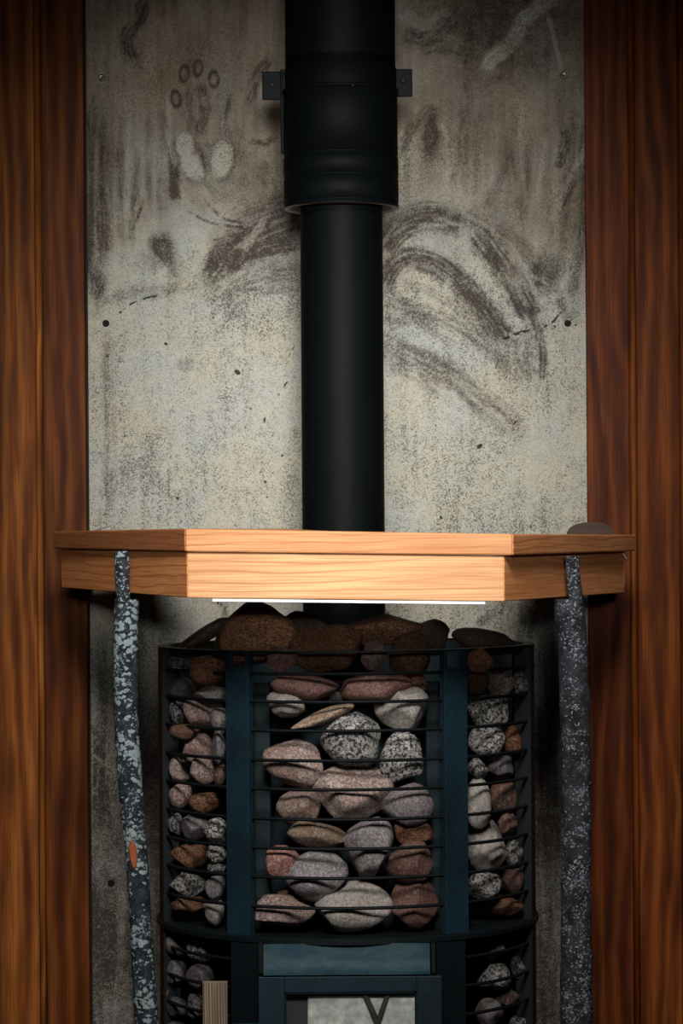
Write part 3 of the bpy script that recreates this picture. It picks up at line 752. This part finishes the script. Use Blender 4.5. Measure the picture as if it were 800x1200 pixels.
# (x, y, width, height in photo pixels, turn in degrees (+ = right end up), kind, tone, depth or None, roundness, label)
ST = [
 # heap above the rim
 (241, 743, 70, 42, 30, 'D', .8, 3.92, .6, 'dark brown wedge stone at the left end of the heap on top'),
 (302, 742, 98, 68, 4, 'B', .9, 3.865, .85, 'big rusty brown peaked stone, highest of the heap on top'),
 (330, 773, 34, 28, -5, 'R', .8, 3.78, .8, 'small reddish stone tucked under the big rusty peaked stone'),
 (356, 738, 56, 40, -20, 'D', .9, 3.905, .7, 'dark brown stone behind and right of the big peaked stone'),
 (382, 760, 84, 50, 5, 'B', .62, 3.83, .6, 'broad brown stone on top between the peaked stone and a small round one'),
 (448, 738, 88, 34, 4, 'B', .75, 3.885, .65, 'long flat golden brown stone lying across the right of the top heap'),
 (438, 768, 30, 33, 0, 'P', .75, 3.785, .9, 'small round pinkish stone just behind the thin rim wire in the middle'),
 (480, 769, 46, 54, 0, 'B', .38, 3.845, .75, 'roundish dark brown stone right of the small round pinkish stone'),
 (503, 747, 44, 40, 0, 'D', .35, 3.985, .7, 'nearly black stone in the shade behind the right front upright top'),
 (567, 752, 74, 30, -10, 'D', .55, 3.93, .8, 'long dark brown stone lying on the rim at far right'),
 (562, 774, 30, 26, 5, 'B', .9, 3.80, .75, 'small rusty tan stone right beside the top of the right front upright'),
 # front opening
 (356, 805, 76, 30, -8, 'R', .62, None, .7, 'long dull red stone, left one of the red pair under the first rod'),
 (440, 805, 80, 34, 3, 'R', .85, None, .7, 'long dull red stone, right one of the red pair under the first rod'),
 (489, 800, 24, 22, 0, 'B', .55, 3.81, .8, 'little brown stone at the right end of the row of red stones'),
 (335, 825, 44, 32, -14, 'W', .75, None, .9, 'pale egg-shaped stone below the left long red stone'),
 (397, 818, 22, 14, 0, 'W', .7, 3.83, .8, 'tiny pale stone showing between the two long red stones'),
 (470, 829, 60, 52, 0, 'W', .95, None, .8, 'large round pale cream stone below the right long red stone'),
 (378, 840, 68, 30, 22, 'T', 1.0, None, .65, 'tan stone slanting up to the right above the round speckled one'),
 (410, 865, 66, 58, -3, 'G', .9, None, .8, 'round black-and-white speckled stone with pink tinge in upper middle'),
 (345, 893, 68, 54, -24, 'P', 1.2, None, .8, 'pale pinkish egg stone slanting down right by the left front upright'),
 (472, 889, 50, 60, -14, 'G', 1.0, None, .6, 'blocky speckled white and pink stone right of the round speckled stone'),
 (414, 928, 90, 62, 6, 'P', 1.25, None, .68, 'largest pink granite stone in the centre of the front opening'),
 (350, 947, 50, 40, 10, 'P', .85, None, .8, 'pinkish grey stone left of the largest pink granite stone'),
 (476, 944, 60, 48, 4, 'L', .85, None, .7, 'smooth grey-green stone right of the largest pink granite stone'),
 (484, 974, 44, 32, -12, 'B', .55, 3.80, .7, 'brown stone wedged under the smooth grey-green stone'),
 (373, 979, 70, 27, -8, 'T', .62, None, .7, 'thin flat tan stone lying below the pinkish grey stone'),
 (431, 994, 56, 68, 0, 'L', 1.05, None, .55, 'grey wedge-shaped stone pointing down under the largest pink stone'),
 (331, 1010, 38, 36, 6, 'R', 1.35, None, .9, 'smooth orange-pink stone at the left under the flat tan stone'),
 (371, 1027, 70, 56, 10, 'L', 1.2, None, .8, 'lavender grey stone with a dark freckled patch left of the grey wedge'),
 (480, 1010, 54, 48, 0, 'R', .55, None, .75, 'dark brownish red stone right of the grey wedge-shaped stone'),
 (350, 1049, 50, 26, 12, 'D', 1.3, 3.81, .75, 'dark stone half hidden over the bottom left pink stone'),
 (335, 1068, 68, 46, 10, 'P', 1.0, None, .7, 'bottom left pink speckled stone of the front opening'),
 (414, 1065, 86, 62, -2, 'W', 1.0, None, .8, 'large pale rounded stone in the middle of the bottom row'),
 (484, 1062, 56, 64, 0, 'R', .6, None, .72, 'dark red rounded stone at the bottom right of the front opening'),
 # left side panel
 (212, 777, 26, 20, 0, 'G', .55, None, .8, 'small grey stone at the top left corner of the left cage panel'),
 (243, 786, 40, 34, 4, 'B', .8, 3.825, .75, 'rusty brown stone in the top row of the left cage panel'),
 (214, 807, 30, 26, 0, 'L', .5, None, .8, 'dark grey stone under the small grey corner stone, left panel'),
 (246, 814, 38, 20, 6, 'W', .75, None, .8, 'low pale stone under the rusty brown stone, left panel'),
 (208, 836, 20, 30, 0, 'G', .6, None, .8, 'narrow speckled stone left of the pitted pink one, left panel'),
 (238, 836, 46, 34, -4, 'P', 1.15, None, .7, 'pale pink stone with a dark pit in the left panel'),
 (257, 845, 22, 30, 0, 'W', .55, None, .85, 'small round grey stone beside the left upright, below the pitted pink one'),
 (216, 858, 34, 18, 0, 'D', .9, 3.86, .75, 'thin dark stone below the pitted pink stone, left panel'),
 (232, 875, 42, 30, 8, 'P', .95, None, .6, 'triangular pinkish grey stone in the left panel'),
 (257, 875, 18, 42, 0, 'L', .6, None, .8, 'upright narrow grey stone beside the left upright'),
 (211, 901, 24, 30, 10, 'P', 1.0, None, .75, 'small pale stone leaning at the far left, under the triangular one'),
 (239, 902, 30, 34, -4, 'P', .8, None, .65, 'blocky brownish pink stone under the triangular one, left panel'),
 (258, 908, 14, 28, 0, 'D', .9, None, .8, 'thin dark stone beside the left upright at half height'),
 (212, 933, 28, 30, 0, 'P', 1.1, None, .8, 'roundish pale pink stone at mid-height of the left panel'),
 (239, 941, 34, 25, -4, 'B', .55, None, .8, 'brown stone with a pale rim right of the roundish pale pink one'),
 (206, 966, 20, 28, 0, 'G', .5, None, .8, 'narrow grey speckled stone at the far left edge below mid-height'),
 (228, 969, 32, 30, 0, 'L', .8, None, .7, 'squarish streaky grey stone below the pale-rimmed brown one'),
 (253, 974, 26, 30, 0, 'G', 1.05, None, .8, 'bright black-and-white speckled stone beside the left upright'),
 (222, 1001, 44, 30, -3, 'B', .5, None, .7, 'wide brown grainy stone in the lower left panel'),
 (254, 1000, 24, 22, 0, 'G', .8, None, .85, 'small speckled stone below the bright black-and-white one'),
 (254, 1017, 22, 14, 0, 'G', .45, None, .8, 'tiny dark grey stone under the small speckled one, left panel'),
 (219, 1037, 42, 28, -5, 'G', .55, None, .7, 'dark lavender and white stone above the bottom row, left panel'),
 (252, 1040, 24, 30, 0, 'L', .65, None, .75, 'grey stone beside the left upright above the bottom row'),
 (222, 1063, 42, 28, -4, 'B', .45, None, .75, 'dark brown stone of the bottom row in the left panel'),
 (252, 1073, 24, 32, 10, 'W', .6, None, .75, 'pale pointed stone of the bottom row beside the left upright'),
 # right side panel
 (560, 799, 26, 26, 0, 'B', .4, None, .8, 'dark brown stone under the small rusty tan one, right panel'),
 (587, 802, 34, 30, 0, 'P', .9, None, .85, 'rounded pink stone in the upper right panel'),
 (608, 803, 20, 30, 0, 'G', .4, 3.91, .85, 'grey stone half hidden right of the rounded pink one'),
 (571, 833, 48, 44, -4, 'G', .95, None, .62, 'large blocky black-and-white speckled stone in the right panel'),
 (570, 868, 42, 36, 0, 'G', .85, None, .75, 'striped black-and-white stone below the large blocky speckled one'),
 (599, 867, 24, 32, 0, 'B', .6, None, .8, 'upright brown stone right of the striped black-and-white stone'),
 (560, 900, 24, 24, 0, 'G', .75, None, .7, 'small speckled stone beside the right upright at mid-height'),
 (586, 900, 32, 28, 0, 'L', .5, None, .75, 'dull brownish grey stone right of the small speckled one, right panel'),
 (559, 941, 30, 58, 0, 'W', 1.0, None, .85, 'tall smooth pale grey stone beside the right upright'),
 (589, 934, 32, 38, 0, 'D', 1.1, None, .75, 'dark brown stone right of the tall smooth pale grey one'),
 (594, 966, 22, 28, 0, 'R', .6, None, .8, 'small dull red stone below the dark brown one, right panel'),
 (569, 993, 48, 60, 0, 'W', .85, None, .78, 'big pale rounded stone low beside the right upright'),
 (601, 1001, 24, 32, 0, 'G', .4, None, .7, 'dark speckled stone right of the big pale rounded one'),
 (566, 1037, 42, 32, 8, 'G', .65, None, .75, 'speckled grey stone under the big pale rounded one'),
 (599, 1034, 28, 32, 0, 'R', .35, None, .7, 'dusky red stone at the right edge above the bottom row'),
 (586, 1064, 52, 28, 6, 'B', .5, None, .75, 'wide dark brown stone of the bottom row in the right panel'),
 # lower side panels
 (208, 1107, 28, 25, -4, 'W', .45, None, .9, 'smooth grey egg stone in the upper left corner beside the firebox'),
 (235, 1112, 32, 28, -5, 'G', .95, None, .8, 'bright spotted stone right of the smooth grey egg stone, by the firebox'),
 (206, 1140, 26, 30, 5, 'L', .6, None, .75, 'striped dark grey stone below the smooth grey egg stone'),
 (234, 1144, 32, 28, 0, 'L', .4, None, .75, 'dark purplish stone above the wooden door handle'),
 (199, 1162, 18, 22, 0, 'B', .35, None, .85, 'small brown stone at the far left below the striped dark one'),
 (208, 1180, 26, 24, 0, 'L', .35, None, .8, 'blackish stone left of the wooden door handle'),
 (229, 1178, 22, 28, 0, 'G', .25, None, .8, 'blackish speckled stone partly behind the wooden door handle'),
 (204, 1204, 28, 22, 0, 'L', .35, None, .8, 'dark stone cut by the bottom edge at the left'),
 (607, 1096, 36, 26, 20, 'G', .6, None, .75, 'grey stone slanting up at the upper right corner beside the firebox'),
 (577, 1113, 28, 22, 12, 'L', .45, None, .75, 'small bluish black stone below the slanting grey one, right of the firebox'),
 (578, 1146, 38, 32, 12, 'G', .7, None, .82, 'pale speckled rounded stone right of the firebox door'),
 (607, 1133, 20, 28, 15, 'G', .35, None, .8, 'dim speckled stone at the edge right of the pale rounded one'),
 (594, 1168, 28, 26, 10, 'D', 1.3, None, .75, 'dim brown stone below the pale rounded one right of the door'),
 (573, 1188, 32, 34, 0, 'L', .6, None, .75, 'dull grey stone at the bottom edge right of the door'),
 (606, 1199, 20, 18, 0, 'G', .5, None, .8, 'small speckled stone at the bottom right corner of the cage'),
]
placed = []
for i, (px, py, wpx, hpx, ang, kind, tone, Y, rnd, label) in enumerate(ST):
    k = CY / F * .95
    side = px < 266 or px > 547
    mn = min(wpx, hpx) * k; mx = max(wpx, hpx) * k
    d = min(.078, max(.034, (mn + mx) / 2 * .95))
    if Y is None:
        X = (px - 400) * k - CX
        hw = wpx * k * .30
        xo = min(abs(X) + hw, .245)
        yf = math.sqrt(.2555**2 - xo**2)
        if side: d = max(d, .045); yf = max(yf, .05)
        Yc = CY - yf + d/2 - (.004 if not side else 0)
    else: Yc = Y
    # extents of the unrotated body so that the rotated outline fills the wanted box
    low = 1055 < py < 1094
    c = P(px, py - (2.5 if low else 0), Yc)
    mid_ = 300 < px < 510
    ax = wpx * (1.08 if mid_ else 1.05) * Yc / F / 2; az = hpx * (.97 if low else (1.11 if mid_ else 1.07)) * Yc / F / 2
    aa = abs(R(ang)); 
    if aa > .15:
        # ellipse whose rotated bounding box is ax, az
        C2, S2 = math.cos(aa)**2, math.sin(aa)**2
        A2 = (ax*ax*C2 - az*az*S2) / (C2*C2 - S2*S2) if abs(C2-S2) > .2 else ax*ax
        B2 = (az*az*C2 - ax*ax*S2) / (C2*C2 - S2*S2) if abs(C2-S2) > .2 else az*az
        if A2 > 0 and B2 > (.3*az)**2: ax, az = math.sqrt(A2), math.sqrt(B2)
    tp, sk = 0.0, 0.0
    if 'peaked stone, highest' in label: tp, sk = .62, .10
    elif 'wedge stone' in label: tp, sk = .30, .15
    elif 'pointing down' in label: tp = -.45
    elif 'triangular' in label: tp = .40
    elif 'pointed' in label: tp = -.4
    elif 'pitted' in label or 'pit in' in label: tp = -.3
    me = stone_mesh(i*13 + 5, ax, d/2, az, ang, rnd, tp, sk)
    o = bpy.data.objects.new('stone', me); COL.objects.link(o)
    o.location = c; me.materials.append(G[kind]); o.color = (tone*.72, tone*.72, tone*.72, 1)
    tag(o, label, 'stone', 'rounded stones heaped in the stove cage')
    placed.append(o)

# ------------------------------------------------------------------ wooden guard shelf around the stove
guard = thing('guard_shelf', 'three-sided pale wooden shelf wrapped around the stove at pipe level', 'shelf')
def miter(pts, t):
    """offset the plan polyline by t towards the stove"""
    out = []; n = len(pts); dirs = []
    for a, b in zip(pts[:-1], pts[1:]):
        d = (Vector(b) - Vector(a)).normalized(); dirs.append((d, Vector((-d.y, d.x))))
    for i in range(n):
        if i == 0: out.append(Vector(pts[0]) + dirs[0][1]*t)
        elif i == n-1: out.append(Vector(pts[-1]) + dirs[-1][1]*t)
        else:
            n0, n1 = dirs[i-1][1], dirs[i][1]; m = (n0 + n1).normalized()
            out.append(Vector(pts[i]) + m * t / m.dot(n0))
    return out
def rail(name, outer_px, top_px, bot_px, Ys, t, tints, bev):
    pts = [P(px, 640, Y).xy for px, Y in zip(outer_px, Ys)]
    inn = miter(pts, t)
    zt = [P(px, y, Y).z for px, y, Y in zip(outer_px, top_px, Ys)]
    zb = [P(px, y, Y).z for px, y, Y in zip(outer_px, bot_px, Ys)]
    for i in range(3):
        a, b = Vector(pts[i]), Vector(pts[i+1]); d = (b-a).normalized(); L = (b-a).length
        ia, ib = inn[i], inn[i+1]
        gap = .0005
        a2, b2 = a + d*gap*(i > 0), b - d*gap*(i < 2)
        v = [(*a2, zb[i]), (*b2, zb[i+1]), (*ib, zb[i+1]), (*ia, zb[i]), (*a2, zt[i]), (*b2, zt[i+1]), (*ib, zt[i+1]), (*ia, zt[i])]
        f = [(0, 3, 2, 1), (4, 5, 6, 7), (0, 1, 5, 4), (1, 2, 6, 5), (2, 3, 7, 6), (3, 0, 4, 7)]
        nrm = Vector((-d.y, d.x))
        g = []
        for q in v:
            r = Vector(q[:2]) - a
            g.append((r.dot(d), q[2]-1.2, r.dot(nrm)*.6))
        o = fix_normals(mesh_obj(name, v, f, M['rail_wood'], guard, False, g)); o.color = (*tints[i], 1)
        b_ = o.modifiers.new('bevel', 'BEVEL'); b_.width = bev; b_.segments = 3
YE = 4.22; Y1 = 3.58
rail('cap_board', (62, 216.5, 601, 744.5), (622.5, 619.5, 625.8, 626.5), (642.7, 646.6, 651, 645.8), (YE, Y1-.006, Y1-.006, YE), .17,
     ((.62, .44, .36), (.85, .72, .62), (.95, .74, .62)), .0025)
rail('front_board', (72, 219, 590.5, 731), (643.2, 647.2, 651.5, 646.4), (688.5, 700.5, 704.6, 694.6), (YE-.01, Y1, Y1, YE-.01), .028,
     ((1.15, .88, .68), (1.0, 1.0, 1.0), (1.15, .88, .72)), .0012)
a = P(249, 702.2, Y1+.004); b = P(568, 705.6, Y1+.004)
v = []; 
for q, p_ in ((0, a), (1, b)):
    for dy, dz in ((-.004, .0006), (.012, .0006), (.012, -.0032), (-.004, -.0026)): v.append((p_.x, p_.y+dy, p_.z+dz))
o = mesh_obj('metal_strip', v, [(0, 1, 2, 3), (7, 6, 5, 4), (0, 4, 5, 1), (1, 5, 6, 2), (2, 6, 7, 3), (3, 7, 4, 0)], M['bright_metal'], guard); fix_normals(o)
o['label'] = 'bright metal strip under the front board'
# bright nail at the right end and the wall blocks that carry the ends
a = P(729.5, 648, YE-.03); b = P(734, 655, YE-.03)
MB().tube([a, b], [.0012, .0008], 6).build('nail', M['bright_metal'], guard, True)
for px in (92, 712):
    c = P(px, 668, 4.31)
    MB().box((c.x, (YE-.015+YB)/2, c.z), (.03, YB-YE+.012, .045)).build('wall_cleat', M['rail_wood'], guard).color = (.35, .25, .2, 1)
# dark rounded wood block standing on the shelf's back right end
c = P(693, 622, 4.30)
v = []; f = []; n = 14; g = []
for y in (4.285, 4.33):
    for k in range(n+1):
        an = math.pi*k/n; v.append((c.x - .036*math.cos(an)*(1.0 if k < n/2 else .95), y, c.z - .010 + .0235*math.sin(an)**.7)); g.append((v[-1][0], v[-1][2], y))
m = n+1
for k in range(m): f.append((k, (k+1) % m, m+(k+1) % m, m+k))
f.append(tuple(range(m))); f.append(tuple(m+k for k in reversed(range(m))))
fix_normals(mesh_obj('rear_block', v, f, M['rail_wood'], guard, False, g)).color = (.07, .05, .042, 1)
# ------------------------------------------------------------------ bark covered branch posts
def bark(name='lichen_covered_bark', b1=(.006, .010, .015), b2=(.030, .038, .046), sc1=105, c0=.14, c1=.56, li1=(.09, .13, .15), li2=(.38, .45, .47)):
    t = NT(name); o = t.obj()
    w1 = t.noise(o, 60, 3, .6)
    wv = t.n('ShaderNodeCombineXYZ')
    for q in range(3): t.set(wv.inputs[q], t.math('MULTIPLY', t.noise(t.vmath('ADD', o, (q*3.1, q, q)), 120, 2, .5), .012))
    ow = t.vmath('ADD', o, wv.outputs[0])
    base = t.mix(t.ramp(w1, .3, .7), b1, b2)
    spot = t.voro(t.vmath('MULTIPLY', ow, (1, 1, 1.5)), sc1); msk = t.noise(o, 17, 3, .6)
    l = t.math('SUBTRACT', t.ramp(msk, .33, .62, c0, c1), spot)
    s2 = t.voro(t.vmath('MULTIPLY', ow, (1, 1, 1.2)), 230)
    l2 = t.math('SUBTRACT', t.ramp(t.noise(o, 30, 2, .5), .35, .65, .10, .42), s2)
    f = t.noise(o, 500, 2, .6); lc = t.mix(f, li1, li2)
    lk = t.info('Color')
    sepc = t.n('ShaderNodeSeparateColor'); t.set(sepc.inputs[0], lk)
    c = t.mix(t.math('MULTIPLY', t.ramp(l, -.02, .06), sepc.outputs[0]), base, lc)
    c = t.mix(t.math('MULTIPLY', t.ramp(l2, -.02, .08, 0, .7), sepc.outputs[0]), c, lc)
    lt = t.noise(t.vmath('MULTIPLY', o, (60, 60, 420)), 1.0, 3, .6)
    c = t.mix(t.ramp(lt, .6, .72, 0, .6), c, (.008, .008, .010))
    t.bump(t.math('ADD', t.math('ADD', w1, t.math('MULTIPLY', t.ramp(l, -.02, .1), .35)), t.math('MULTIPLY', f, .3)), .5, .003)
    return t.fin(c, .85, 0, .25)
M['bark'] = bark()
M['dark_bark'] = bark('dark_knobbly_bark', (.007, .008, .012), (.036, .038, .048), 150, .02, .33, (.08, .10, .13), (.40, .44, .48))
def branch(name, label, outline, stub, Y, lich, seed, knots, mat):
    """outline/stub: (y, left x, right x) in photo pixels"""
    root = thing(name, label, 'post', group=None)
    def sweep(rows, nm, yoff, flat, capr=True):
        ys = np.array([r[0] for r in rows]); l = np.array([r[1] for r in rows]); r_ = np.array([r[2] for r in rows])
        yy = np.arange(ys[0], ys[-1]+1, 3.0); seg = 26
        v = []; f = []
        for y in yy:
            a, b = np.interp(y, ys, l), np.interp(y, ys, r_)
            c = P((a+b)/2, y, Y + yoff); rad = (b-a)/2*Y/F
            for q in range(seg):
                an = 2*math.pi*q/seg
                d = Vector((math.cos(an), math.sin(an)*flat, 0))
                p = c + d*rad
                nn = mnoise.noise(Vector((math.cos(an)*2, math.sin(an)*2, c.z*28)) + Vector((seed, 0, 0)))*.07 + mnoise.noise(Vector((math.cos(an)*5, math.sin(an)*5, c.z*110)) + Vector((seed, 3, 0)))*.055
                for ky, kx, kr, kh in knots:
                    kp = P(kx, ky, Y + yoff - rad)
                    dd = (p - kp).length
                    nn += kh*math.exp(-(dd/kr)**2)
                v.append(c + d*rad*(1+nn))
        m = len(yy)
        for i in range(m-1):
            for q in range(seg): f.append((i*seg+q, i*seg+(q+1) % seg, (i+1)*seg+(q+1) % seg, (i+1)*seg+q))
        f.append(tuple(range(seg))); f.append(tuple((m-1)*seg+q for q in reversed(range(seg))))
        o = fix_normals(mesh_obj(nm, v, f, M[mat], root, True)); o.color = (lich, 0, 0, 1)
        # flat cut at the very ends
        o.data.polygons[-1].use_smooth = False; o.data.polygons[-2].use_smooth = False
        return o
    sweep(outline, 'trunk', 0, 1.0)
    sweep(stub, 'notched_top', -.010, .8)
    return root
lo = branch('branch_post', 'lichen-spotted bark branch post on the left with an orange scar', 
   [(702.5, 134, 162.5), (730, 133, 162), (770, 132.5, 162), (830, 133.5, 161.5), (870, 135, 163.5), (910, 137.5, 166.5), (950, 141, 169), (1000, 146.5, 172.5), (1050, 150.5, 176), (1100, 153, 179.5), (1150, 155, 182), (1200, 158, 185.5), (1400, 160, 190), (1597, 160, 190)],
   [(646, 134, 150.5), (660, 134.5, 151.5), (690, 135.5, 151.5), (706, 136, 152.5)], 3.83, 1.0, 3, [(690, 137, .008, .08)], 'bark')
sc = P(156, 1002, 3.83 - .0162)
v = []; f = []; nn = 12
for k in range(nn):
    an = 2*math.pi*k/nn
    v.append((sc.x + .0062*math.cos(an)*(1+.15*math.sin(3*an)) - .0015*math.sin(an), sc.y + .002, sc.z + .021*math.sin(an)))
for k in range(nn):
    an = 2*math.pi*k/nn
    v.append((sc.x + .0042*math.cos(an) - .0015*math.sin(an), sc.y - .0012, sc.z + .017*math.sin(an)))
for k in range(nn): f.append((k, (k+1) % nn, nn+(k+1) % nn, nn+k))
f.append(tuple(nn+k for k in range(nn)))
o = fix_normals(mesh_obj('scar', v, f, plain('raw_orange_wood', (.26, .075, .028), .8, 0, .3, .5, 160, .3), lo, False)); o['label'] = 'bare orange wood scar'
branch('branch_post', 'dark knobbly bark branch post on the right with a swelling under the shelf',
   [(702, 650, 683), (706, 649.5, 684), (722, 650, 685), (735, 653, 686), (760, 654, 688.5), (830, 656, 691), (900, 657, 692), (1000, 657.5, 692.5), (1100, 657, 693), (1200, 656, 695), (1400, 656, 697), (1597, 656, 697)],
   [(651.5, 661.5, 678.5), (665, 663, 679), (690, 665, 681.5), (708, 666, 683)], 3.83, .8, 9, [(718, 660, .010, .20), (735, 655, .008, .14), (716, 672, .006, .12), (788, 660, .007, .08)], 'dark_bark')
